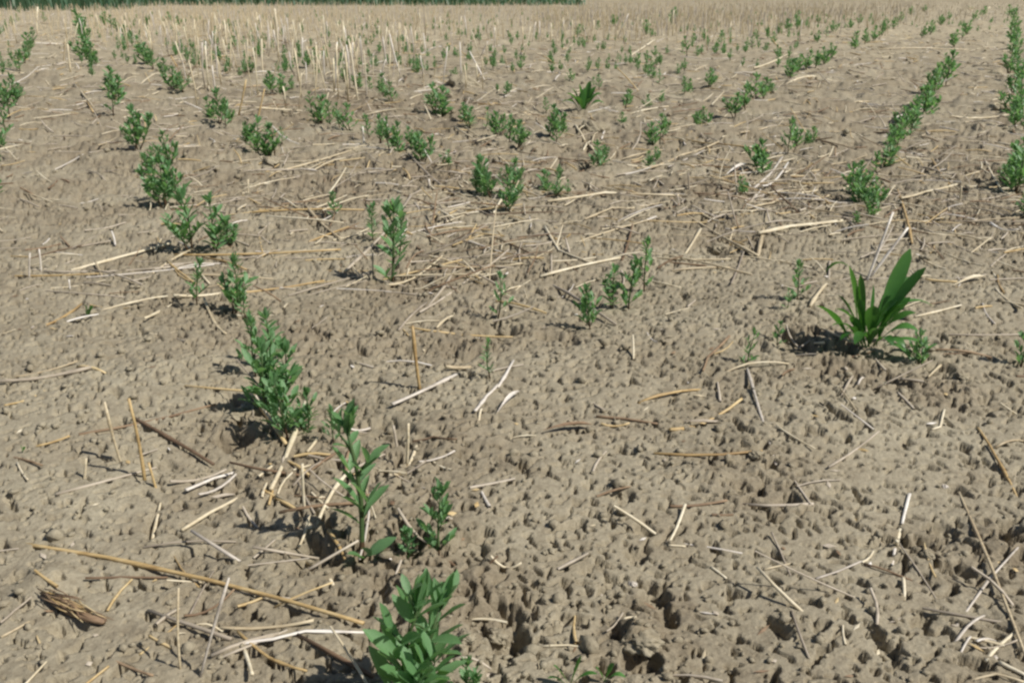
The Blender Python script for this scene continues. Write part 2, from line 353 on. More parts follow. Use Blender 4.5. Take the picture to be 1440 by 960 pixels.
# ------------------------------------------------------------------ straw that can be picked out one by one
# pixel points, width in pixels, tone; ground contact
LYING = [
 ([(20, 755), (150, 780), (290, 815), (400, 848), (512, 886)], 9, 'gold'), ([(120, 812), (170, 806), (235, 806)], 5, 'brown'), ([(310, 883), (375, 880), (442, 879)], 8, 'pale'),
 ([(335, 908), (385, 903), (430, 892), (512, 892)], 8, 'white'), ([(335, 895), (378, 925), (432, 952)], 6, 'gold'), ([(343, 912), (350, 935), (356, 958)], 8, 'pale'),
 ([(152, 920), (185, 938), (216, 957)], 6, 'brown'), ([(0, 872), (18, 855), (44, 838)], 5, 'grey'), ([(0, 890), (40, 868)], 6, 'pale'), ([(258, 858), (330, 832)], 5, 'brown'),
 ([(258, 872), (312, 873)], 5, 'pale'), ([(265, 855), (300, 800)], 4, 'grey'), ([(188, 590), (240, 620), (300, 650)], 7, 'brown'), ([(0, 541), (60, 534), (130, 524)], 8, 'grey'),
 ([(20, 530), (110, 515)], 5, 'pale'), ([(110, 520), (150, 528)], 6, 'gold'), ([(255, 741), (295, 718), (334, 701)], 8, 'pale'), ([(262, 692), (300, 668), (335, 652)], 9, 'white'),
 ([(280, 697), (332, 668)], 7, 'white'), ([(240, 682), (318, 655)], 6, 'grey'), ([(430, 572), (412, 615), (382, 700)], 9, 'pale'), ([(352, 552), (375, 585), (402, 622)], 8, 'gold'),
 ([(447, 618), (432, 635)], 7, 'pale'), ([(492, 664), (468, 698), (444, 732)], 8, 'pale'), ([(462, 752), (480, 775), (497, 797)], 7, 'gold'), ([(436, 738), (418, 762)], 6, 'pale'),
 ([(552, 578), (590, 558), (642, 532)], 9, 'white'), ([(492, 606), (520, 596)], 8, 'white'), ([(480, 668), (525, 648), (560, 622)], 5, 'grey'), ([(586, 632), (570, 658), (555, 680)], 6, 'pale'),
 ([(580, 625), (610, 622), (642, 636)], 5, 'brown'), ([(590, 662), (615, 652), (640, 645)], 6, 'white'), ([(560, 672), (600, 660)], 5, 'grey'), ([(575, 463), (650, 463), (735, 462)], 5, 'gold'),
 ([(668, 590), (684, 565), (700, 552)], 7, 'white'), ([(700, 552), (722, 512)], 6, 'white'), ([(672, 600), (678, 582)], 5, 'pale'), ([(627, 524), (662, 517)], 9, 'pale'),
 ([(578, 288), (545, 325), (485, 382)], 7, 'grey'), ([(430, 297), (455, 318), (478, 335)], 6, 'pale'), ([(245, 360), (350, 357), (480, 355)], 5, 'gold'), ([(380, 353), (478, 352)], 4, 'pale'),
 ([(715, 352), (660, 385), (590, 442)], 6, 'grey'), ([(648, 360), (625, 400), (600, 432)], 6, 'grey'), ([(540, 398), (580, 384), (622, 366)], 5, 'pale'), ([(600, 373), (735, 371)], 4, 'pale'),
 ([(585, 358), (700, 356)], 4, 'grey'), ([(640, 436), (614, 462)], 6, 'pale'), ([(560, 460), (600, 425)], 5, 'grey'), ([(100, 381), (170, 361), (240, 344)], 7, 'pale'),
 ([(62, 383), (150, 382), (240, 380)], 6, 'grey'), ([(65, 462), (115, 430)], 5, 'gold'), ([(130, 439), (185, 431), (236, 420)], 5, 'pale'), ([(205, 457), (225, 438), (248, 420)], 6, 'pale'),
 ([(245, 421), (310, 410)], 7, 'pale'), ([(235, 372), (275, 402)], 5, 'gold'), ([(288, 428), (300, 450), (318, 476)], 6, 'pale'), ([(215, 385), (270, 352)], 5, 'pale'), ([(135, 375), (146, 393)], 5, 'pale'),
 ([(575, 222), (605, 252), (640, 280)], 6, 'grey'), ([(717, 262), (694, 306)], 6, 'pale'), ([(640, 185), (680, 205), (716, 232)], 5, 'pale'), ([(655, 185), (700, 215)], 5, 'pale'),
 ([(0, 101), (60, 100), (112, 101)], 4, 'pale'), ([(104, 118), (122, 143), (142, 168)], 5, 'pale'), ([(112, 125), (132, 164)], 5, 'gold'), ([(140, 215), (165, 192)], 4, 'pale'), ([(380, 240), (440, 228), (500, 215)], 5, 'pale'),
 ([(360, 162), (425, 154)], 5, 'pale'), ([(505, 160), (560, 158), (620, 163)], 4, 'pale'), ([(10, 640), (60, 660)], 5, 'brown'), ([(52, 632), (100, 622)], 5, 'gold'), ([(25, 655), (40, 680)], 4, 'pale'),
 ([(565, 800), (540, 830)], 5, 'grey'), ([(600, 770), (660, 792), (700, 800)], 5, 'brown'), ([(690, 794), (733, 797)], 6, 'pale'), ([(560, 730), (630, 770)], 6, 'grey'), ([(620, 925), (690, 935)], 6, 'grey'),
 ([(960, 304), (1010, 332), (1066, 360)], 8, 'pale'), ([(1066, 358), (1075, 314)], 8, 'pale'), ([(1066, 334), (1110, 322), (1184, 315)], 10, 'pale'), ([(985, 328), (972, 345), (958, 362)], 6, 'pale'),
 ([(1046, 352), (1028, 402)], 5, 'grey'), ([(770, 292), (850, 276), (955, 277)], 7, 'pale'), ([(822, 317), (860, 300), (892, 300)], 5, 'pale'), ([(766, 325), (786, 355), (832, 373)], 6, 'pale'),
 ([(760, 388), (820, 376), (872, 366)], 7, 'pale'), ([(762, 384), (800, 410), (866, 457)], 7, 'grey'), ([(775, 338), (802, 340)], 5, 'gold'), ([(1262, 265), (1270, 300), (1282, 346)], 6, 'gold'),
 ([(1266, 290), (1300, 272), (1345, 262)], 6, 'pale'), ([(1392, 318), (1410, 325), (1430, 330)], 6, 'white'), ([(1398, 413), (1415, 428), (1434, 445)], 6, 'pale'), ([(1162, 400), (1152, 420), (1138, 440)], 8, 'pale'),
 ([(1168, 350), (1165, 400)], 5, 'grey'), ([(898, 569), (940, 560), (992, 545)], 6, 'gold'), ([(942, 608), (990, 592), (1042, 573)], 7, 'gold'), ([(838, 590), (880, 593), (925, 600)], 6, 'brown'), ([(845, 600), (885, 600)], 5, 'gold'),
 ([(1050, 525), (1066, 580), (1092, 652)], 6, 'white'), ([(1000, 528), (1050, 522), (1108, 520)], 5, 'pale'), ([(1025, 482), (995, 505), (988, 528)], 5, 'brown'), ([(942, 716), (980, 712), (1022, 707)], 6, 'brown'),
 ([(963, 718), (952, 740), (940, 762)], 6, 'pale'), ([(940, 764), (964, 765)], 5, 'pale'), ([(1280, 688), (1270, 726)], 7, 'white'), ([(1268, 730), (1260, 765)], 8, 'pale'), ([(1259, 768), (1256, 786)], 6, 'white'),
 ([(1270, 812), (1273, 836)], 7, 'pale'), ([(1148, 812), (1178, 800), (1212, 784)], 5, 'white'), ([(1215, 788), (1265, 805), (1312, 816)], 5, 'brown'), ([(1350, 682), (1392, 790), (1440, 925)], 6, 'pale'),
 ([(1345, 875), (1392, 810), (1432, 768)], 5, 'white'), ([(1337, 909), (1360, 884), (1385, 861)], 6, 'white'), ([(1347, 921), (1364, 899)], 5, 'white'), ([(1372, 906), (1403, 889)], 6, 'white'), ([(1374, 911), (1430, 904)], 4, 'grey'),
 ([(1362, 955), (1400, 950), (1440, 962)], 6, 'pale'), ([(1405, 930), (1445, 950)], 9, 'pale'), ([(762, 909), (800, 908), (842, 912)], 5, 'pale'), ([(853, 887), (876, 864)], 4, 'grey'), ([(876, 875), (895, 872)], 5, 'pale'),
 ([(1085, 750), (1098, 772), (1112, 806)], 4, 'grey'), ([(1075, 798), (1118, 788)], 4, 'pale'), ([(1328, 575), (1322, 600), (1310, 604)], 5, 'pale'), ([(1315, 812), (1300, 760)], 4, 'gold'), ([(1340, 495), (1312, 522), (1305, 532)], 5, 'pale'),
 ([(1310, 498), (1400, 504)], 5, 'brown'), ([(1198, 535), (1180, 562)], 5, 'grey'), ([(1215, 532), (1206, 542)], 5, 'white'), ([(1000, 793), (1022, 808)], 5, 'pale'), ([(1165, 660), (1235, 612)], 4, 'grey'),
 ([(1090, 608), (1145, 638)], 4, 'pale'), ([(1400, 628), (1440, 615)], 5, 'pale'), ([(1375, 600), (1400, 640), (1435, 690)], 5, 'gold'), ([(1285, 455), (1350, 437)], 5, 'pale'), ([(1300, 398), (1345, 402)], 6, 'gold'),
 ([(1060, 262), (1085, 240), (1100, 222)], 7, 'white'), ([(1072, 268), (1108, 232)], 6, 'white'), ([(1040, 282), (1100, 268)], 6, 'white'), ([(1050, 298), (1085, 290), (1105, 275)], 6, 'pale'),
 ([(1095, 270), (1150, 266)], 6, 'pale'), ([(1140, 290), (1195, 260)], 6, 'pale'), ([(1060, 250), (1010, 265)], 5, 'grey'), ([(905, 240), (960, 215), (1010, 208)], 6, 'pale'), ([(940, 232), (990, 214)], 5, 'white'),
 ([(1310, 225), (1325, 250), (1335, 262)], 5, 'gold'), ([(1385, 232), (1410, 268), (1440, 285)], 5, 'pale'), ([(1330, 255), (1385, 240)], 5, 'pale'), ([(1200, 255), (1235, 215)], 4, 'grey'), ([(1255, 168), (1310, 150)], 5, 'white'),
 ([(1105, 118), (1150, 108)], 6, 'pale'), ([(1190, 106), (1235, 112)], 5, 'pale'), ([(1040, 195), (1085, 180)], 5, 'pale'), ([(880, 158), (940, 156)], 6, 'pale'), ([(1060, 100), (1110, 78)], 5, 'pale'),
 ([(1225, 72), (1360, 71)], 4, 'pale'), ([(885, 80), (920, 60)], 5, 'pale'), ([(1335, 170), (1420, 160)], 5, 'pale'), ([(1370, 195), (1430, 205)], 5, 'pale')]
# standing or leaning stubs: foot pixel, tip pixel, width, tone
STANDING = [((203, 674), (181, 560), 7, 'gold'), ((172, 645), (147, 565), 6, 'pale'), ((222, 684), (209, 650), 6, 'gold'), ((116, 674), (121, 644), 6, 'pale'), ((253, 940), (251, 826), 6, 'pale'),
 ((276, 950), (322, 812), 6, 'white'), ((428, 714), (425, 652), 7, 'pale'), ((571, 652), (574, 595), 7, 'pale'), ((559, 630), (553, 598), 6, 'grey'), ((592, 550), (580, 458), 7, 'gold'), ((578, 502), (581, 466), 5, 'pale'),
 ((40, 391), (42, 356), 5, 'white'), ((57, 380), (55, 350), 4, 'white'), ((98, 408), (97, 393), 4, 'white'), ((348, 272), (349, 252), 5, 'pale'), ((604, 270), (603, 252), 6, 'white'), ((600, 392), (526, 392), 3, 'grey'),
 ((524, 388), (524, 355), 4, 'grey'), ((1216, 392), (1256, 298), 6, 'white'), ((1219, 390), (1277, 320), 6, 'white'), ((1352, 282), (1352, 262), 6, 'pale'), ((970, 268), (968, 243), 5, 'grey'),
 ((512, 205), (510, 178), 5, 'white'), ((335, 165), (346, 112), 5, 'gold'), ((370, 105), (368, 55), 5, 'pale'), ((503, 142), (490, 55), 5, 'pale'), ((545, 92), (538, 52), 5, 'white'), ((563, 105), (548, 48), 5, 'white'),
 ((392, 85), (386, 12), 6, 'pale'), ((450, 165), (462, 130), 4, 'pale'), ((290, 88), (289, 58), 4, 'white'), ((306, 110), (303, 62), 4, 'white'), ((318, 65), (315, 28), 5, 'pale'), ((298, 62), (297, 18), 5, 'pale'),
 ((262, 108), (290, 70), 4, 'pale'), ((100, 105), (95, 62), 6, 'pale'), ((88, 90), (92, 55), 5, 'pale'), ((52, 45), (53, 10), 5, 'pale'), ((683, 112), (660, 72), 5, 'white'), ((676, 78), (686, 58), 4, 'white'),
 ((360, 165), (372, 125), 5, 'gold'), ((352, 205), (362, 178), 4, 'pale'), ((250, 98), (240, 78), 4, 'gold'), ((1380, 22), (1392, 10), 5, 'pale')]

def place_lying(pts, w, tone):
    k = mpp(*pts[len(pts) // 2]); r = w * k * .5 * (.5 + .28 * min(1, max(0, pts[0][1] - 150) / 400))
    P3 = []
    dense = []
    for i in range(len(pts) - 1):
        n = 3 if len(pts) > 2 else 5
        for j in range(n): dense.append(tuple(pts[i][a] + (pts[i + 1][a] - pts[i][a]) * j / n for a in (0, 1)))
    dense.append(pts[-1])
    XY = np.array([P(*q) for q in dense])
    z = relief(XY[:, 0], XY[:, 1])
    # rest on the high spots: smooth upper envelope
    s = np.linspace(0, 1, len(z)); A = np.stack([np.ones_like(s), s, s * s], 1)
    c = np.linalg.lstsq(A, z, rcond=None)[0]; env = A @ c
    env += max(0.0, np.percentile(z - env, 85)) + r * .75
    pts3 = [Vector((x, y, q)) for (x, y), q in zip(XY, env)]
    return pts3, r
rnd = random.Random(3)
def add_straw(pts, w, tone, standing=False):
    if standing:
        (fx, fy), (tx, ty) = pts
        x, y = P(fx, fy); zg = gz(x, y); k = mpp(fx, fy); r = w * k * .5 * (.55 + .25 * min(1, max(0, fy - 150) / 400))
        top = Vector(T(tx, ty, y + rnd.uniform(-.15, .25) * abs(fy - ty) * k))
        foot = Vector((x, y, zg - .006))
        bow = Vector((rnd.uniform(-1, 1), rnd.uniform(-1, 1), 0)) * (top - foot).length * .025
        p3 = [foot.lerp(top, t) + bow * math.sin(math.pi * t) for t in (0, .25, .5, .75, 1)]
    else:
        p3, r = place_lying(pts, w, tone)
    Ltot = sum((p3[i + 1] - p3[i]).length for i in range(len(p3) - 1))
    n = len(p3); node = rnd.randrange(1, n - 1) if (n > 3 and Ltot > .05) else -1
    rad = [r * (1.28 if i == node else (1.0 - .18 * i / n)) * rnd.uniform(.93, 1.07) for i in range(n)]
    o0 = p3[0].copy()
    loc = [q - o0 for q in p3]
    v, f = tube(loc, rad, 6, flat=(.55 if tone == 'white' and not standing else .85))
    o = link_obj('straw_stub' if standing else 'straw', mesh_from('straw', v, f, STRAW[tone]))
    o.location = o0
    mid = to_px(*p3[n // 2])
    lab, grp = straw_label(Ltot, tone, mid[0], mid[1], 'standing beside' if standing else 'lying by', len(pts) > 3)
    tag(o, lab, 'straw', grp)
    return o
for p, w, t in LYING: add_straw(p, w, t)
for a, b, w, t in STANDING: add_straw((a, b), w, t, True)

# ------------------------------------------------------------------ scattered straw: the largest singly, the rest as litter
def density(px, py):
    d = .12 + .5 * max(0, min(1, (420 - py) / 300))
    if px < 750:
        d += .5 * math.exp(-(((px - 660) / 130) ** 2 + ((py - 330) / 170) ** 2)) + 1.5 * math.exp(-(((px - 430) / 90) ** 2 + ((py - 670) / 70) ** 2))
        d += .22 * math.exp(-(((px - 330) / 110) ** 2 + ((py - 880) / 60) ** 2)) + .2 * math.exp(-(((px - 200) / 130) ** 2 + ((py - 400) / 50) ** 2))
        if 20 < px < 240 and 190 < py < 340: d *= .35
    else:
        d += .75 * math.exp(-(((px - 1090) / 130) ** 2 + ((py - 265) / 50) ** 2)) + .35 * math.exp(-(((px - 1330) / 110) ** 2 + ((py - 290) / 80) ** 2))
        d += .1 * math.exp(-(((px - 1380) / 60) ** 2 + ((py - 880) / 60) ** 2)) + .25 * math.exp(-(((px - 1180) / 130) ** 2 + ((py - 500) / 50) ** 2))
        if py > 540: d *= .6
    return d * (1 if py < 130 else (max(.7, 1 - (py - 130) / 160) if py < 330 else max(.13, .7 - (py - 330) / 220)))
cand = []
while len(cand) < 18000:
    px, py = rnd.uniform(-420, 1860), 12 + 1080 * rnd.random() ** 3.1
    if rnd.random() > density(px, py) * 1.1: continue
    x, y = P(px, py)
    L = min(.16, .012 + rnd.lognormvariate(-3.35, .62)); 
    if py > 420: L *= .62
    a = rnd.uniform(0, math.pi)
    r = rnd.uniform(.0005, .0013) * (.9 + .30 * max(0, min(y, 6) - .8))
    inview = 0 < px < 1440 and py < 960
    cand.append((L / mpp(px, py) * (1 if inview else 0), px, py, x, y, L, a, r, rnd.choice(['pale'] * 5 + ['grey'] * 4 + ['gold'] * 2 + ['white'] * 2 + ['brown'] * 2 if py < 140 else ['pale'] * 4 + ['grey'] * 5 + ['gold'] * 2 + ['white'] + ['brown'] * 2)))
cand.sort(key=lambda c: -c[0])
cx = np.array([c[3] for c in cand]); cy = np.array([c[4] for c in cand]); cl = np.array([c[5] for c in cand]); ca = np.array([c[6] for c in cand])
ends = [relief(cx + np.cos(ca) * cl * t, cy + np.sin(ca) * cl * t, .004) for t in (-.5, -.25, 0, .25, .5)]
zA, zB, zM = np.maximum(ends[0], ends[1]), np.maximum(ends[4], ends[3]), ends[2]
unit = []                                     # unit straws along +X, shared by the scattered pieces
for i in range(8):
    bow = rnd.uniform(-.07, .07); kz = rnd.uniform(0, .05)
    pts = [(t - .5, bow * math.sin(math.pi * t), 0) for t in (0, .3, .62, 1)]
    unit.append(pts)
SV = {}
for tone in STRAW:
    for i, pts in enumerate(unit):
        Lr, rr = .06, .0012
        v, f = tube([(p[0] * Lr, p[1] * Lr, p[2] * Lr) for p in pts], [rr, rr * 1.15, rr, rr * .85], 5)
        SV[tone, i] = mesh_from('straw', v, f, STRAW[tone])
lit_v, lit_f, lit_m = {t: [] for t in STRAW}, {t: [] for t in STRAW}, None
NSINGLE = 150
for i, (_, px, py, x, y, L, a, r, tone) in enumerate(cand):
    dz = zB[i] - zA[i]; zc = max((zA[i] + zB[i]) / 2, zM[i]) + r * .6
    lift = rnd.random() < .12
    el = math.atan2(dz, L) + (rnd.uniform(.1, .5) if lift else 0)
    if lift: zc += L * .5 * math.sin(el) * .85
    k = rnd.randrange(8)
    M = Matrix.Translation((x, y, zc)) @ Matrix.Rotation(a, 4, 'Z') @ Matrix.Rotation(-el, 4, 'Y') @ Matrix.Rotation(rnd.uniform(0, 6.28), 4, 'X')
    S = Matrix.Diagonal((L / .06, r / .0012, r / .0012, 1))
    if i < NSINGLE:
        o = link_obj('straw', SV[tone, k]); o.matrix_world = M @ S
        lab, grp = straw_label(L, tone, px, py, 'lying by'); tag(o, lab, 'straw', grp)
    else:
        pts = [M @ Vector((p[0] * L, p[1] * L, 0)) for p in unit[k]]
        v, f = tube(pts, [r, r * 1.15, r, r * .85], 4, cap=False)
        b0 = len(lit_v[tone]); lit_v[tone] += v; lit_f[tone] += [tuple(q + b0 for q in g) for g in f]
def stuff_mesh(name, vd, fd, label):
    V, Fc, mi = [], [], []; me = bpy.data.meshes.new(name); k = 0
    for t in vd:
        if not vd[t]: continue
        b0 = len(V); V += [tuple(p) for p in vd[t]]; Fc += [tuple(q + b0 for q in g) for g in fd[t]]; mi += [k] * len(fd[t])
        me.materials.append(STRAW[t]); k += 1
    me.from_pydata(V, [], Fc); me.polygons.foreach_set('material_index', mi); me.polygons.foreach_set('use_smooth', [True] * len(Fc)); me.update()
    return tag(link_obj(name, me), label, 'straw litter', kind='stuff')
# fine chaff flakes, a few millimetres each
for i in range(2600):
    px, py = rnd.uniform(-150, 1600), 30 + 1000 * rnd.random() ** 1.6
    if rnd.random() > density(px, py) + .1: continue
    x, y = P(px, py); z = gz(x, y) + .0006 if py > 300 else float(relief(np.array([x]), np.array([y]), .01)[0]) + .001
    a = rnd.uniform(0, 6.28); L = rnd.uniform(.003, .011); w = rnd.uniform(.0007, .002)
    t = rnd.choice(['pale', 'grey', 'white', 'brown', 'gold'])
    d = Vector((math.cos(a), math.sin(a), rnd.uniform(-.2, .2))); s = Vector((-d.y, d.x, rnd.uniform(-.3, .3)))
    c = Vector((x, y, z)); b0 = len(lit_v[t])
    lit_v[t] += [c - d * L / 2, c + s * w, c + d * L / 2, c - s * w, c + Vector((0, 0, w * .6))]
    lit_f[t] += [(b0, b0 + 3, b0 + 4), (b0 + 3, b0 + 2, b0 + 4), (b0 + 2, b0 + 1, b0 + 4), (b0 + 1, b0, b0 + 4)]
stuff_mesh('straw_litter', lit_v, lit_f, 'fine broken straw and chaff strewn over the soil')

# ------------------------------------------------------------------ standing stubble of the far field
def stub_h(px):                                # mean height of the stubble there
    return .13 if px < 750 else .12
st_v, st_f = {t: [] for t in STRAW}, {t: [] for t in STRAW}
stubs = []
while len(stubs) < 15000:
    px, py = rnd.uniform(-300, 1740), 0.5 + 150 * rnd.random() ** 2.0
    if px < 750:
        d = (1.0 if py < 38 else .5 * math.exp(-((py - 38) / 26) ** 2) + (.05 if 260 < px < 730 else 0)) * (.55 + .45 * math.exp(-((px - 330) / 150) ** 2))
        if px > 600 and py > 25: d *= .4
        if px < 110 and py > 20: d *= .6
    else:
        lim = 42 - 32 * max(0, min(1, (px - 1000) / 350))
        d = 1.0 if py < lim else .6 * math.exp(-((py - lim) / 16) ** 2)
        d *= 1 - .35 * max(0, min(1, (px - 1250) / 150))
    if rnd.random() > d: continue
    x, y = P(px, py)
    x += rnd.uniform(-.05, .05); y *= rnd.uniform(.97, 1.03)
    hh = stub_h(px) * rnd.uniform(.35, 1.2) * (1.25 if rnd.random() < .08 else 1)
    if px > 1300: hh *= .7
    stubs.append((hh / y, px, py, x, y, hh, rnd.choice(['stubble'] * 8 + ['white'] * 3)))
stubs.sort(key=lambda s: -s[0] * (1 if 0 < s[1] < 1440 else .01))
zz = relief(np.array([s[3] for s in stubs]), np.array([s[4] for s in stubs]), .02)
SS = {}
for t in ('white', 'stubble'):
    for k in range(4):
        b = rnd.uniform(-.02, .02)
        v, f = tube([(0, 0, -.06), (b, 0, .4), (b * .6, b, .75), (0, b, 1)], [1, .95, .9, .85], 5)
        me = mesh_from('stubble_stalk', [(p[0] if abs(p[0]) < .5 else p[0], p[1], p[2]) for p in v], f, STRAW[t])
        SS[t, k] = v, f
SSM = {}
for (t, k), (v, f) in SS.items():
    hh, rr = .12, .0017
    b = rnd.uniform(-.004, .004)
    v, f = tube([(0, 0, -.008), (b, 0, .05), (b * .6, b, .09), (0, b, .12)], [rr, rr * .95, rr * 1.1, rr * .85], 5)
    SSM[t, k] = mesh_from('stubble_stalk', v, f, STRAW[t])
for i, (_, px, py, x, y, hh, t) in enumerate(stubs):
    lean = rnd.gauss(0, .16); la = rnd.uniform(0, 6.28); r = rnd.uniform(.0011, .0021) * (1 + .10 * min(y, 12))
    M = Matrix.Translation((x, y, zz[i])) @ Matrix.Rotation(la, 4, 'Z') @ Matrix.Rotation(lean, 4, 'X')
    if i < 220:
        o = link_obj('stubble_stalk', SSM[t, rnd.randrange(4)]); o.matrix_world = M @ Matrix.Diagonal((r / .0017, r / .0017, hh / .12, 1))
        where = landmark(px, py)
        tag(o, 'upright %s stubble stalk near %s' % (TONE[t], where), 'stubble', 'stubble stalks near ' + where)
    else:
        pts = [M @ Vector(q) for q in ((0, 0, -.01), (0, 0, hh * .5), (rnd.uniform(-.05, .05) * hh, 0, hh))]
        v, f = tube(pts, [r, r, r * .85], 3, cap=False)
        b0 = len(st_v[t]); st_v[t] += v; st_f[t] += [tuple(q + b0 for q in g) for g in f]
so = stuff_mesh('stubble', st_v, st_f, 'dense pale standing stubble across the far field'); so['category'] = 'stubble'

# ------------------------------------------------------------------ seedlings
def leaflet_data(wid=.42, fold=.25, curl=.12):
    """unit leaflet along +X, blade normal +Z"""
    v = []; f = []
    prof = [(0, .03), (.2, .34), (.5, .5), (.8, .38), (1.0, .04)]
    for x, w in prof:
        z = -curl * x * x
        v += [(x, -w * wid, z + fold * w * wid), (x, 0, z), (x, w * wid, z + fold * w * wid)]
    for i in range(4):
        a = i * 3
        f += [(a, a + 3, a + 4, a + 1), (a + 1, a + 4, a + 5, a + 2)]
    return v, f
LD = [leaflet_data(.34, .55, .10), leaflet_data(.40, .4, .2), leaflet_data(.30, .7, -.05)]
LM = [mesh_from('leaflet', v, f, LEAF) for v, f in LD]
def frame(origin, d, roll=0.0, scale=1.0):
    d = d.normalized(); up = Vector((0, 0, 1))
    if abs(d.z) > .97: up = Vector((0, -1, 0))
    s = up.cross(d).normalized(); n = d.cross(s)
    M = Matrix((d, s, n)).transposed().to_4x4()
    return Matrix.Translation(origin) @ M @ Matrix.Rotation(roll, 4, 'X') @ Matrix.Scale(scale, 4)
def gen_plant(seed, branches, lush=1.0):
    """plant of unit height: branches of (stem points, leaves); a leaf is (petiole points, leaflets)"""
    q = random.Random(seed); out = []
    for b in range(branches):
        hgt = 1.0 if b == 0 else q.uniform(.55, .9)
        ba = q.uniform(0, 6.28); sp = 0 if b == 0 else q.uniform(.05, .22)
        lean = Vector((math.cos(ba), math.sin(ba), 0))
        foot = lean * sp * .35
        wob = Vector((q.uniform(-1, 1), q.uniform(-1, 1), 0)) * .05
        st = [foot + lean * (sp * 1.4 * t + (.06 * t * t)) + wob * math.sin(3.1 * t) + Vector((0, 0, hgt * .86 * t)) for t in (0, .25, .5, .75, 1)]
        def at(t):
            t = max(0, min(.9999, t)) * 4; i = int(t); return st[i].lerp(st[i + 1], t - i)
        leaves = []
        nn = q.choice([6, 7, 8]); az = q.uniform(0, 6.28)
        for k in range(nn):
            t = .12 + .84 * k / (nn - 1); az += math.pi + q.uniform(-.7, .7)
            el = R(q.uniform(28, 58)) + t * .35
            big = math.sin(math.pi * min(1, .25 + t * .72)) * .6 + .4
            d = Vector((math.cos(az) * math.cos(el), math.sin(az) * math.cos(el), math.sin(el)))
            o = at(t); PL = q.uniform(.17, .26) * big * lush
            pet = [o, o + d * PL * .55 + Vector((0, 0, .02)), o + d * PL + Vector((0, 0, .01))]
            lf = []
            side = Vector((0, 0, 1)).cross(d).normalized(); nrm = d.cross(side)
            pairs = q.choice([2, 2, 3])
            for j in range(pairs):
                u = .42 + .58 * (j / max(1, pairs - 1))
                bp = o.lerp(pet[2], u)
                for sgn in (-1, 1):
                    ang = R(q.uniform(38, 62)) * (1 - .35 * (j / max(1, pairs - 1)))
                    dd = d * math.cos(ang) + side * (sgn * math.sin(ang)) + nrm * q.uniform(.1, .5)
                    lf.append((frame(bp, dd, sgn * q.uniform(-.2, .6) + q.uniform(-.3, .3), q.uniform(.18, .26) * big * lush), q.randrange(3)))
            leaves.append((pet, lf))
        # tuft at the tip: young folded leaflets pointing up
        tip = at(1); lf = []
        for j in range(q.choice([5, 6, 7])):
            a2 = q.uniform(0, 6.28); e2 = R(q.uniform(48, 82))
            dd = Vector((math.cos(a2) * math.cos(e2), math.sin(a2) * math.cos(e2), math.sin(e2)))
            lf.append((frame(tip - Vector((0, 0, .04 * q.random())), dd, q.uniform(-1, 1), q.uniform(.16, .24) * hgt * lush), q.choice([0, 2])))
        leaves.append(([tip, tip + Vector((0, 0, .02)), tip + Vector((0, 0, .04))], lf))
        out.append((st, leaves))
    return out
class Kind:
    """meshes of one seedling form at three levels of detail"""
    def __init__(s, seed, branches, lush):
        s.g = gen_plant(seed, branches, lush); s.stem, s.pet, s.leaf = [], [], []
        for st, leaves in s.g:
            v, f = tube(st, [.016, .015, .013, .011, .008], 5)
            me = mesh_from('stem', v, f, STEM); me.materials.append(STEMBASE)
            me.polygons.foreach_set('material_index', [1 if max(v[i].z for i in p.vertices) < .27 else 0 for p in me.polygons])
            s.stem.append(me); row, rowl = [], []
            for pet, lf in leaves:
                v, f = tube(pet, [.008, .007, .005], 4); row.append(mesh_from('leaf', v, f, STEM))
                v2, f2 = list(v), list(f); ns = len(f)
                for M, k in lf:
                    b0 = len(v2); v2 += [M @ Vector(p) for p in LD[k][0]]; f2 += [tuple(i + b0 for i in g) for g in LD[k][1]]
                me = mesh_from('leaf', v2, f2, STEM); me.materials.append(LEAF)
                me.polygons.foreach_set('material_index', [0] * ns + [1] * (len(f2) - ns)); rowl.append(me)
            s.pet.append(row); s.leaf.append(rowl)
        V, Fc, mi = [], [], []
        for st, leaves in s.g:
            v, f = tube(st, [.018] * 5, 4); b0 = len(V); V += v; Fc += [tuple(i + b0 for i in g) for g in f]; mi += [0] * len(f)
            for pet, lf in leaves:
                for M, k in lf:
                    b0 = len(V); V += [M @ Vector(p) for p in LD[k][0]]; Fc += [tuple(i + b0 for i in g) for g in LD[k][1]]; mi += [1] * 8
        me = mesh_from('seedling', V, Fc, STEM); me.materials.append(LEAF); me.polygons.foreach_set('material_index', mi); s.whole = me; s.arr = (V, Fc, mi)
KINDS = {1: [Kind(100 + i, 1, .84) for i in range(5)], 2: [Kind(200 + i, 2, 1.02) for i in range(5)], 3: [Kind(300 + i, 3, .95) for i in range(4)], 4: [Kind(412, 3, 1.22)]}
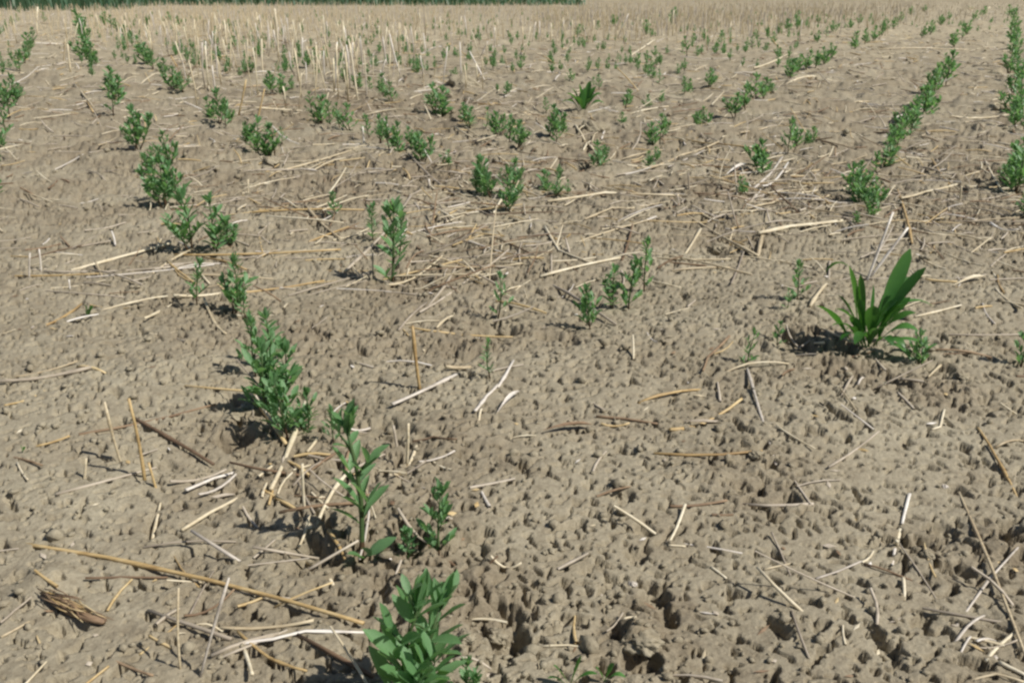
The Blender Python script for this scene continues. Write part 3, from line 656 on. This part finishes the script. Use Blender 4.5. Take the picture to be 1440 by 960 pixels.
def add_seedling(px, py, top, label, group, branches=None, kind=None, spin=None):
    x, y = P(px, py); z = gz(x, y) if y < 3 else float(relief(np.array([x]), np.array([y]), .02)[0])
    hgt = max(.02, T(px, top, y)[2] - z)
    hpx = py - top
    wide = 1.28 if hpx < 45 else 1.0
    br = branches or rnd.choice([1, 2, 2, 3])
    K = kind or rnd.choice(KINDS[br])
    M = Matrix.Translation((x, y, z - .002)) @ Matrix.Rotation(spin if spin is not None else rnd.uniform(0, 6.28), 4, 'Z') @ Matrix.Rotation(rnd.gauss(0, .08), 4, 'X') @ Matrix.Diagonal((hgt * wide, hgt * wide, hgt, 1))
    if hpx < 24:
        root = link_obj('lentil_seedling', K.whole); root.matrix_world = M
    else:
        root = bpy.data.objects.new('lentil_seedling', None); COL.objects.link(root); root.empty_display_size = .01
        root.matrix_world = M
        for b, (st, leaves) in enumerate(K.g):
            link_obj('stem', K.stem[b], root)
            for l, (pet, lf) in enumerate(leaves):
                if hpx > 62:
                    p = link_obj('leaf', K.pet[b][l], root)
                    for Ml, k in lf:
                        c = link_obj('leaflet', LM[k], p); c.matrix_local = Ml
                else:
                    link_obj('leaf', K.leaf[b][l], root)
    tag(root, label, 'seedling', group)
    return root

NAMED = [(575, 1000, 815, 'large bushy seedling with spreading lance shaped leaves in front of the long golden straw', 4), (655, 995, 922, 'low leafy seedling half hidden beside the large bushy seedling', 2),
 (503, 778, 570, 'tall single stemmed seedling with stacked leaves above bleached straw pieces', 1), (618, 772, 678, 'short seedling with paired broad leaves on a bare reddish stem', 1),
 (572, 774, 735, 'tiny dim seedling sprouting in the shaded hollow soil', 1), (470, 622, 568, 'small pale seedling beside the dense clump', 1),
 (405, 615, 520, 'foremost seedling of the dense clump with straw stalk across it', 2), (432, 600, 540, 'outer seedling of the dense clump leaning to the straw side', 2), (372, 575, 470, 'bushy seedling on the shaded side of the dense clump', 2),
 (400, 565, 470, 'bright topped seedling in the middle of the dense clump', 2), (360, 530, 440, 'thin seedling at the back edge of the dense clump', 1), (385, 510, 432, 'rear seedling of the dense clump', 2),
 (330, 440, 358, 'upright leafy seedling standing beside a thinner one over straw', 2), (277, 430, 360, 'thin upright seedling with yellowish lower leaves next to crossing straw', 1), (345, 446, 405, 'small seedling at the foot of the upright leafy one', 1),
 (550, 390, 275, 'lone dark green seedling with a grey stalk leaning across it', 1), (562, 352, 282, 'slender companion of the lone dark green seedling', 1), (525, 335, 280, 'pale small seedling behind the leaning grey stalk', 1), (470, 305, 266, 'tiny seedling beside a pale forked straw', 1),
 (700, 442, 378, 'seedling growing out of the straw mat', 1), (690, 535, 470, 'narrow seedling in hollow soil by bleached straw', 1),
 (1050, 512, 458, 'small seedling with dangling lower leaf on the shaded side of the weed', 1), (1093, 482, 448, 'low seedling tucked against the broad leaved weed', 1), (1120, 428, 362, 'thin seedling just behind the weed shadow', 1), (1106, 440, 400, 'tiny seedling behind the weed shadow', 1),
 (1292, 510, 462, 'small pale leaved seedling at the sunny foot of the weed', 2), (830, 460, 398, 'front seedling of the arching cluster', 2), (862, 428, 372, 'arching seedling with drooping leaves', 2), (884, 428, 356, 'tallest seedling of the arching cluster', 1), (906, 405, 332, 'round leaved seedling at the back of the arching cluster', 1),
 (1436, 515, 445, 'lone seedling on open soil in the straight dense row', 1)]
for a, b, t, lab, br in NAMED: add_seedling(a, b, t, lab, None, br)

ROWS = {
 'thin seedling in the sparse row leading to the pale crust': [(270, 352, 272), (300, 352, 278), (322, 342, 308), (233, 292, 222), (256, 288, 228), (222, 280, 240), (244, 272, 236), (192, 216, 152), (214, 242, 208), (236, 228, 185), (186, 205, 170), (160, 168, 110), (166, 142, 108), (157, 130, 96), (130, 96, 62), (122, 85, 52), (136, 96, 74), (118, 62, 34), (114, 45, 16), (112, 40, 20), (120, 55, 30), (128, 74, 48)],
 'seedling in the leafy row past the bare gap': [(148, 36, 18), (156, 40, 22), (165, 48, 28), (176, 60, 38), (186, 66, 44), (195, 78, 52), (204, 90, 62), (216, 98, 70), (232, 108, 84), (246, 130, 95), (258, 132, 104), (268, 126, 108), (294, 168, 138), (308, 176, 128), (318, 182, 140), (324, 178, 148), (344, 202, 172), (362, 214, 168), (374, 214, 176), (386, 214, 174), (396, 208, 180), (352, 206, 184)],
 'seedling in the crowded row with straw between': [(384, 132, 102), (398, 134, 106), (412, 130, 108), (438, 162, 130), (452, 168, 136), (464, 176, 142), (478, 182, 146), (492, 184, 148), (520, 196, 162), (534, 206, 164), (548, 214, 166), (562, 216, 174), (578, 212, 180), (594, 228, 188), (630, 238, 212), (674, 274, 226), (690, 280, 222), (712, 302, 240), (722, 280, 226), (702, 262, 236)],
 'seedling in the outer row among tangled straw': [(484, 118, 92), (506, 130, 104), (520, 128, 108), (540, 140, 106), (552, 144, 116), (612, 160, 120), (622, 162, 124), (650, 176, 146), (662, 182, 150), (682, 186, 152), (700, 194, 158), (716, 206, 164), (712, 138, 116), (700, 132, 118), (640, 112, 96), (585, 105, 88), (728, 212, 172)],
 'seedling in the row at the edge of the smooth crust': [(4, 212, 170), (8, 186, 138), (14, 166, 116), (20, 150, 108), (6, 150, 120), (28, 98, 70), (36, 92, 66), (24, 96, 78), (42, 72, 48), (48, 62, 40), (40, 80, 60), (0, 282, 252), (2, 232, 205), (30, 142, 118)],
 'seedling in the farthest thin row before the stubble': [(2, 48, 32), (10, 42, 28), (18, 36, 24), (25, 30, 20), (62, 32, 18), (205, 38, 24), (212, 34, 22), (240, 34, 18), (252, 40, 24), (270, 70, 56), (290, 72, 58), (322, 42, 28), (332, 70, 52), (300, 62, 46), (330, 46, 30), (352, 102, 82), (345, 90, 76), (366, 80, 62), (430, 96, 74), (444, 90, 68)],
 'seedling in the diagonal row behind the weed': [(1204, 318, 300), (1210, 285, 244), (1226, 308, 262), (1228, 286, 250), (1200, 272, 232), (1212, 258, 228), (1232, 242, 212), (1245, 228, 196), (1252, 220, 182), (1262, 206, 168), (1272, 198, 158), (1266, 180, 150), (1280, 188, 142), (1284, 170, 136), (1296, 160, 122), (1304, 154, 116), (1314, 134, 92), (1320, 126, 84), (1330, 118, 74), (1326, 104, 76), (1342, 68, 44), (1352, 58, 36), (1360, 50, 30), (1372, 30, 16), (1384, 22, 10)],
 'seedling in the straight dense row': [(1418, 24, 8), (1424, 32, 12), (1420, 40, 18), (1426, 50, 26), (1420, 62, 34), (1428, 72, 42), (1422, 84, 52), (1430, 96, 60), (1420, 104, 74), (1428, 118, 82), (1424, 132, 98), (1432, 144, 108), (1426, 156, 120), (1434, 168, 130), (1428, 182, 142), (1438, 186, 150), (1420, 258, 206), (1430, 268, 198), (1438, 250, 205), (1426, 238, 200), (1438, 306, 268), (1412, 252, 224)],
 'seedling in the row ending at the arching cluster': [(1042, 272, 248), (1076, 236, 198), (1072, 240, 214), (1108, 216, 168), (1118, 208, 176), (1142, 206, 178), (1136, 204, 184), (1034, 164, 132), (1048, 156, 122), (1064, 142, 106), (1074, 138, 110), (1084, 130, 112), (1110, 110, 84), (1122, 106, 78), (1134, 100, 72), (1146, 96, 72), (1158, 92, 68), (1168, 82, 62), (1204, 68, 46), (1216, 62, 42), (1228, 56, 38), (1240, 48, 30), (1256, 42, 26), (1296, 52, 38), (1308, 46, 30), (1322, 38, 22), (1334, 30, 18)],
 'seedling in the broken rows near the bright grassy tuft': [(782, 278, 248), (796, 276, 252), (786, 250, 232), (770, 268, 240), (844, 232, 200), (848, 222, 204), (782, 204, 172), (786, 188, 166), (772, 198, 150), (792, 192, 168), (768, 160, 138), (842, 128, 106), (834, 122, 108), (800, 118, 98), (880, 152, 126), (886, 146, 128), (912, 228, 212), (922, 222, 206), (928, 198, 162), (918, 204, 174), (934, 186, 164), (912, 152, 134), (932, 142, 128), (962, 136, 108), (968, 132, 112), (996, 126, 98), (1000, 118, 100), (980, 176, 156), (990, 170, 150), (874, 172, 158), (926, 118, 98), (916, 112, 96)],
 'seedling in the faint rows before the pale far stubble': [(872, 92, 78), (886, 94, 80), (896, 90, 76), (910, 86, 72), (922, 82, 66), (960, 76, 58), (966, 78, 52), (974, 66, 48), (980, 82, 66), (1006, 78, 62), (1018, 80, 64), (1014, 62, 44), (1026, 56, 40), (990, 58, 42), (1050, 72, 54), (1058, 70, 52), (1066, 62, 44), (1080, 58, 40), (1096, 50, 34), (1106, 44, 28), (1120, 42, 24), (1134, 40, 26), (1150, 36, 22), (1150, 62, 44), (1162, 54, 38), (1172, 46, 30), (1194, 42, 28), (1208, 36, 22), (1222, 34, 20), (1264, 30, 18), (812, 54, 36), (820, 48, 34), (840, 44, 30), (862, 40, 22), (908, 50, 30), (944, 34, 16), (950, 28, 12), (1090, 62, 46), (1120, 30, 16), (1280, 22, 10), (1300, 18, 8)]}
ORD = ['foremost', 'second', 'third', 'fourth', 'fifth', 'sixth', 'seventh', 'eighth']
for row, items in ROWS.items():
    what, anchor = row.split(' in ', 1)
    for i, (a, b, t) in enumerate(sorted(items, key=lambda q: -q[1])):
        far = row.startswith('seedling in the fa') or i >= 8
        lab = ('far ' + row) if far else '%s plant in %s' % (ORD[i], anchor)
        add_seedling(a, b, t - (b - t) * .10, lab, row + ' group')
# leaves of many faint seedlings between the far stalks
fv, ff, fm = [], [], []
for i in range(1900):
    px, py = rnd.uniform(-250, 1700), 8 + 100 * rnd.random() ** 1.5
    if 20 < px < 110 and 20 < py: continue
    if px > 1150 and py > 45: continue
    if px > 750 and py < 20 and rnd.random() < .7: continue
    x, y = P(px, py)
    # keep to the drill rows: rows run towards their own far point on each side
    vx = 100 if px < 750 else 1445
    ratio = (px - vx) / (py + 8); step = .95 if px < 750 else .62
    if abs(ratio / step - round(ratio / step)) > .33: continue
    V, Fc, mi = rnd.choice(KINDS[2]).arr
    hgt = rnd.uniform(.035, .06); a = rnd.uniform(0, 6.28); M = Matrix.Translation((x, y, float(relief(np.array([x]), np.array([y]), .03)[0]))) @ Matrix.Rotation(a, 4, 'Z') @ Matrix.Scale(hgt, 4)
    b0 = len(fv); fv += [M @ v for v in V]; ff += [tuple(q + b0 for q in g) for g in Fc]; fm += mi
me = mesh_from('far_seedlings', fv, ff, STEM); me.materials.append(LEAF); me.polygons.foreach_set('material_index', fm)
tag(link_obj('far_seedlings', me), 'faint green seedlings scattered between the far stubble stalks', 'seedlings', kind='stuff')

# ------------------------------------------------------------------ broad leaved weed and other green things
def sm(t):
    return t * t * (3 - 2 * t)
def blade(base, tip, width, droop, mtl, n=11, fold=.35, shape=1.0, roll=0.0):
    """bent leaf from base to tip; droop lifts the middle"""
    base, tip = Vector(base), Vector(tip); d = tip - base; Lh = d.length
    side = d.cross(Vector((0, 0, 1)))
    if side.length < 1e-6: side = Vector((1, 0, 0))
    side = (Matrix.Rotation(roll, 3, d.normalized()) @ side.normalized())
    v, f = [], []
    for i in range(n):
        t = i / (n - 1)
        p = base + d * t + Vector((0, 0, 4 * droop * Lh * t * (1 - t)))
        u = (t - .66) / .34
        w = width * .5 * (.16 + .84 * sm(t / .66) if t < .66 else max(.10, math.sqrt(max(0, 1 - u * u))))
        nn = side.cross(d).normalized()
        wav = .12 * w * math.sin(9 * t + width * 900)
        v += [p - side * w + nn * (fold * w + wav), p, p + side * w + nn * (fold * w - wav)]
    for i in range(n - 1):
        a = i * 3; f += [(a, a + 3, a + 4, a + 1), (a + 1, a + 4, a + 5, a + 2)]
    return v, f
def rosette(name, px, py, leaves, label, cat, mtl, mtl2):
    x, y = P(px, py); z = gz(x, y); k = mpp(px, py)
    root = bpy.data.objects.new(name, None); COL.objects.link(root); root.location = (x, y, z); root.empty_display_size = .02
    for (bx, by, tx, ty, w, droop, dep, br, roll) in leaves:
        b = Vector(T(px + bx, py - by, y)) - Vector((x, y, z)); t = Vector(T(px + tx, py - ty, y + dep * k)) - Vector((x, y, z))
        b.z = max(b.z, .0005)
        v, f = blade(b, t, w * k, droop, None, roll=roll, shape=.85)
        link_obj('leaf', mesh_from('leaf', v, f, mtl2 if br else mtl), root)
    return tag(root, label, cat)
rosette('broad_leaved_weed', 1222, 492, [
  (2, 18, 58, 142, 21, .04, 28, 0, 1.0), (6, 16, 80, 116, 14, .08, -5, 0, .8), (4, 20, 62, 104, 15, .10, 30, 0, .5), (-8, 10, -12, 106, 11, .02, 5, 0, 1.2), (-14, 12, -24, 92, 12, .03, 25, 0, .9),
  (-10, 16, -28, 118, 12, .05, 18, 0, .9), (-24, 112, -62, 108, 12, .34, 16, 1, .4), (-2, 12, 6, 92, 9, .02, 14, 0, .9), (-26, 12, -74, 62, 18, .10, -10, 0, .3), (2, 8, 6, 62, 19, .04, -30, 1, .3), (8, 12, 46, 58, 17, .12, -25, 1, .4),
  (10, 40, 92, 60, 7, .22, 10, 1, .2), (12, 22, 66, 52, 15, .12, -20, 1, .3), (14, 12, 70, 26, 15, .24, -22, 1, .2), (-4, 4, -26, 46, 12, .08, -26, 0, .6), (-8, 4, -40, 14, 13, .26, -30, 0, .2),
  (0, 4, -20, 8, 15, .3, -45, 0, .1), (6, 4, 34, 6, 13, .3, -40, 0, .1), (0, 14, 30, 92, 10, .05, 40, 0, .8), (-8, 14, -44, 78, 12, .08, 20, 0, .5), (2, 8, 26, 34, 14, .14, -28, 1, .4), (14, 10, 52, 0, 12, .28, -36, 1, .2),
  (10, 6, 30, 44, 13, .1, -34, 1, .5), (-2, 4, 14, 30, 14, .14, -44, 1, .3), (-14, 6, -30, 30, 11, .18, -30, 1, .4), (18, 6, 84, 2, 9, .2, -18, 1, .3), (8, 18, 58, 74, 13, .08, 4, 0, .6), (-6, 18, -48, 58, 11, .14, 4, 1, .4), (16, 2, 60, -14, 10, .26, -40, 1, .3),
  (-10, 6, -52, 34, 10, .22, -16, 1, .3), (4, 30, 40, 70, 12, .1, -12, 1, .5), (-4, 20, -14, 72, 10, .02, -14, 0, .8)],
  'broad leaved green weed rosette with lance shaped leaves on bare soil', 'weed', WEED, WEEDB)
rosette('grassy_tuft', 820, 158, [
  (0, 2, -6, 40, 9, .05, 0, 0, .4), (2, 2, 10, 44, 9, .05, 4, 0, .6), (-3, 2, -24, 26, 10, .2, 0, 1, .3), (3, 2, 26, 26, 10, .2, 0, 1, .3), (-2, 2, -16, 34, 9, .1, 5, 1, .4), (2, 2, 18, 36, 9, .1, 5, 1, .4),
  (0, 2, 2, 34, 10, .05, -6, 1, .5), (-4, 1, -30, 14, 9, .25, -5, 1, .2), (4, 1, 30, 12, 9, .25, -5, 1, .2), (0, 1, -10, 22, 10, .1, -10, 1, .2), (0, 1, 12, 20, 10, .1, -10, 1, .2), (1, 3, -2, 28, 10, .02, -4, 1, .9)],
  'bright green grassy tuft among the broken rows', 'weed', WEEDB, WEEDB)
rosette('grass_sprig', 800, 965, [(0, 0, -22, 30, 9, .1, 0, 1, .3), (2, 0, 18, 44, 6, .05, 0, 1, .5), (-4, 0, -30, 12, 7, .2, 0, 0, .2), (4, 0, 40, 18, 6, .2, -8, 1, .3)],
  'small green grass sprig beside the pale straw below the crumbly hollow', 'grass', WEEDB, WEEDB)
rosette('grass_sprig', 850, 958, [(0, 0, -12, 20, 10, .1, 0, 1, .3), (0, 0, 14, 26, 9, .1, 0, 1, .4), (2, 0, 30, 6, 7, .3, -6, 1, .2)],
  'short broad bladed grass sprig under the rounded clod', 'grass', WEEDB, WEEDB)
rosette('sprout', 124, 448, [(0, 0, -5, 20, 9, .1, 0, 1, .4), (0, 0, 7, 18, 9, .1, 2, 0, .6), (0, 0, 1, 14, 8, .1, -4, 1, .3)],
  'tiny olive sprout beside thin straw on the smooth pale crust', 'sprout', WEEDB, STEM)
rosette('sprout', 32, 640, [(0, 0, -3, 14, 5, .1, 0, 1, .4), (0, 0, 4, 12, 5, .1, 2, 1, .6)],
  'tiny faint green sprout beside a brown straw', 'sprout', WEEDB, WEEDB)

# brown frayed stump
def stump():
    pts = [(60, 838), (80, 846), (105, 857), (128, 868), (146, 876)]
    p3 = []
    for i, (a, b) in enumerate(pts):
        x, y = P(a, b); p3.append(Vector((x, y, gz(x, y) + .0028)))
    o0 = p3[0].copy(); o0.z -= .004
    root = bpy.data.objects.new('frayed_stump', None); COL.objects.link(root); root.location = o0
    k = mpp(100, 860)
    v, f = tube([p - o0 for p in p3], [3 * k, 8 * k, 9.5 * k, 8 * k, 4 * k], 9, .75)
    q = random.Random(9); v = [p + Vector((q.gauss(0, 1), q.gauss(0, 1), q.gauss(0, 1))) * k * 1.0 for p in v]
    link_obj('stalk', mesh_from('stalk', v, f, STRAW['brown']), root)
    for i in range(60):
        t = q.random(); a = p3[0].lerp(p3[-1], t * .7) - o0; d = (p3[-1] - p3[0]).normalized()
        off = Vector((q.gauss(0, 5), q.gauss(0, 5), q.uniform(2, 8.5))) * k
        e = a + d * q.uniform(18, 55) * k + Vector((q.gauss(0, 4), q.gauss(0, 4), q.gauss(0, 3))) * k
        v, f = tube([a + off, (a + e) / 2 + off * 1.05, e + off * .9], [.9 * k, .9 * k, .4 * k], 4)
        link_obj('fibre', mesh_from('fibre', v, f, STRAW['gold' if q.random() < .45 else 'brown']), root)
    tag(root, 'brown frayed plant stump lying below the long golden straw', 'stump')
stump()
# curled brown leaf on the crust, and husks
def husk(name, px, py, tx, ty, w, tone, label, cat, droop=.12):
    droop *= .35; w *= .7
    x, y = P(px, py); z = gz(x, y); x2, y2 = P(tx, ty); k = mpp(px, py)
    v, f = blade((0, 0, .003), (x2 - x, y2 - y, gz(x2, y2) - z + .003), w * k, droop, None, 8, .7)
    o = link_obj(name, mesh_from(name, v, f, STRAW[tone])); o.location = (x, y, z)
    return tag(o, label, cat)
husk('dry_leaf', 764, 616, 832, 604, 15, 'brown', 'curled brown dry leaf on the bare pitted crust', 'leaf')
husk('dry_leaf', 960, 598, 1030, 596, 16, 'grey', 'flat grey brown dry leaf under the golden straw on the crust', 'leaf', .05)
husk('dry_leaf', 1340, 405, 1385, 398, 14, 'pale', 'curled pale dry leaf past the sunny side of the weed', 'leaf')
husk('dry_leaf', 250, 705, 330, 690, 16, 'grey', 'flat grey dry leaf beneath bleached straw', 'leaf', .05)
husk('dry_leaf', 700, 592, 733, 560, 12, 'white', 'torn white husk beside the narrow seedling', 'leaf', .2)
husk('dry_leaf', 1020, 245, 1060, 232, 12, 'white', 'white dry leaf at the edge of the grey straw tangle', 'leaf', .2)

# small clods and light stones lying loose
def clod(px, py, rpx, label, mtl, seed, cat='clod', name='soil_clod'):
    import bmesh
    x, y = P(px, py); k = mpp(px, py); r = rpx * k
    bm = bmesh.new(); bmesh.ops.create_icosphere(bm, subdivisions=4, radius=1)
    q = random.Random(seed); o3 = np.array([q.uniform(0, 40), q.uniform(0, 40)])
    for vtx in bm.verts:
        c = vtx.co
        n = float(perlin(np.array([c.x * 1.3 + o3[0] + c.z]), np.array([c.y * 1.3 + o3[1] - c.z]))[0]) * .5 + float(perlin(np.array([c.x * 3.6 + o3[1] + c.z * 3]), np.array([c.y * 3.6 + o3[0] + c.z]))[0]) * .38 + float(perlin(np.array([c.x * 8 + o3[1] + c.z * 6]), np.array([c.y * 8 + o3[0] - c.z * 4]))[0]) * .16
        vtx.co = Vector((c.x * r, c.y * r * .9, c.z * r * .62)) * (1 + n)
    me = bpy.data.meshes.new(name); bm.to_mesh(me); bm.free(); me.materials.append(mtl)
    me.polygons.foreach_set('use_smooth', [True] * len(me.polygons))
    o = link_obj(name, me); o.location = (x, y, gz(x, y) + r * .08)
    return tag(o, label, cat)
CL = [(905, 905, 24, 'rounded soil clod above the dark hollow with grass sprigs'), (832, 186, 20, 'dark round soil clod ringed by pale straw'), (652, 124, 22, 'broad dark soil clod in the outer row of seedlings'),
      (1352, 530, 10, 'small soil clod past the weed on pitted crust'), (1010, 345, 11, 'small soil clod under a pale straw end'), (380, 228, 12, 'soil clod before the leafy row gap'), (700, 880, 14, 'crumbly soil clod across from the large bushy seedling'),
      (655, 905, 12, 'small crumbly soil clod in broken soil'), (60, 905, 8, 'tiny soil clod near the brown frayed stump'), (330, 585, 9, 'small soil clod in the shaded hollow by the dense clump'), (1305, 775, 9, 'small soil clod beside the broken white stalk'), (1062, 645, 9, 'small soil clod at the end of the thin white straw')]
for i, (a, b, r, lab) in enumerate(CL): clod(a, b, r, lab, SOIL, 40 + i)
clod(890, 817, 6, 'tiny white stone chip beside the crumbly hollow', STRAW['white'], 80, 'stone', 'stone_chip')
clod(1400, 920, 4, 'tiny white stone chip among bleached straw bits', STRAW['white'], 81, 'stone', 'stone_chip')
clod(1330, 678, 4, 'tiny white stone chip on the evenly pitted crust', STRAW['white'], 82, 'stone', 'stone_chip')
# straw ring around the dark clod
for p, w, t in [([(808, 178), (812, 190), (822, 198)], 6, 'pale'), ([(846, 176), (850, 186), (846, 198)], 6, 'white'), ([(820, 215), (826, 205), (834, 212)], 6, 'pale')]: add_straw(p, w, t)

# ------------------------------------------------------------------ green crop beyond the stubble
def far_crop():
    v, f = [], []
    for i in range(12000):
        y = rnd.uniform(19, 32); x = rnd.uniform(-26, 2)
        if x > -7.6 - .25 * (y - 19) and y < 27: continue
        hh = rnd.uniform(.25, .75) * (1 if x < -5 else max(.25, .7 - .07 * (x + 5))); a = rnd.uniform(0, 6.28); w = rnd.uniform(.015, .04)
        d = Vector((math.cos(a), math.sin(a), 0)); b = Vector((x, y, 0)); t = b + d * rnd.uniform(.05, .22) + Vector((0, 0, hh)); s = Vector((-d.y, d.x, 0)) * w
        m_ = b.lerp(t, .55) + Vector((0, 0, .06)); k = len(v)
        v += [b - s * .4, b + s * .4, m_ + s, m_ - s, t]; f += [(k, k + 1, k + 2, k + 3), (k + 3, k + 2, k + 4)]
    o = link_obj('green_crop', mesh_from('green_crop', v, f, FARCROP))
    tag(o, 'strip of tall green crop beyond the pale stubble', 'crop', kind='stuff')
far_crop()
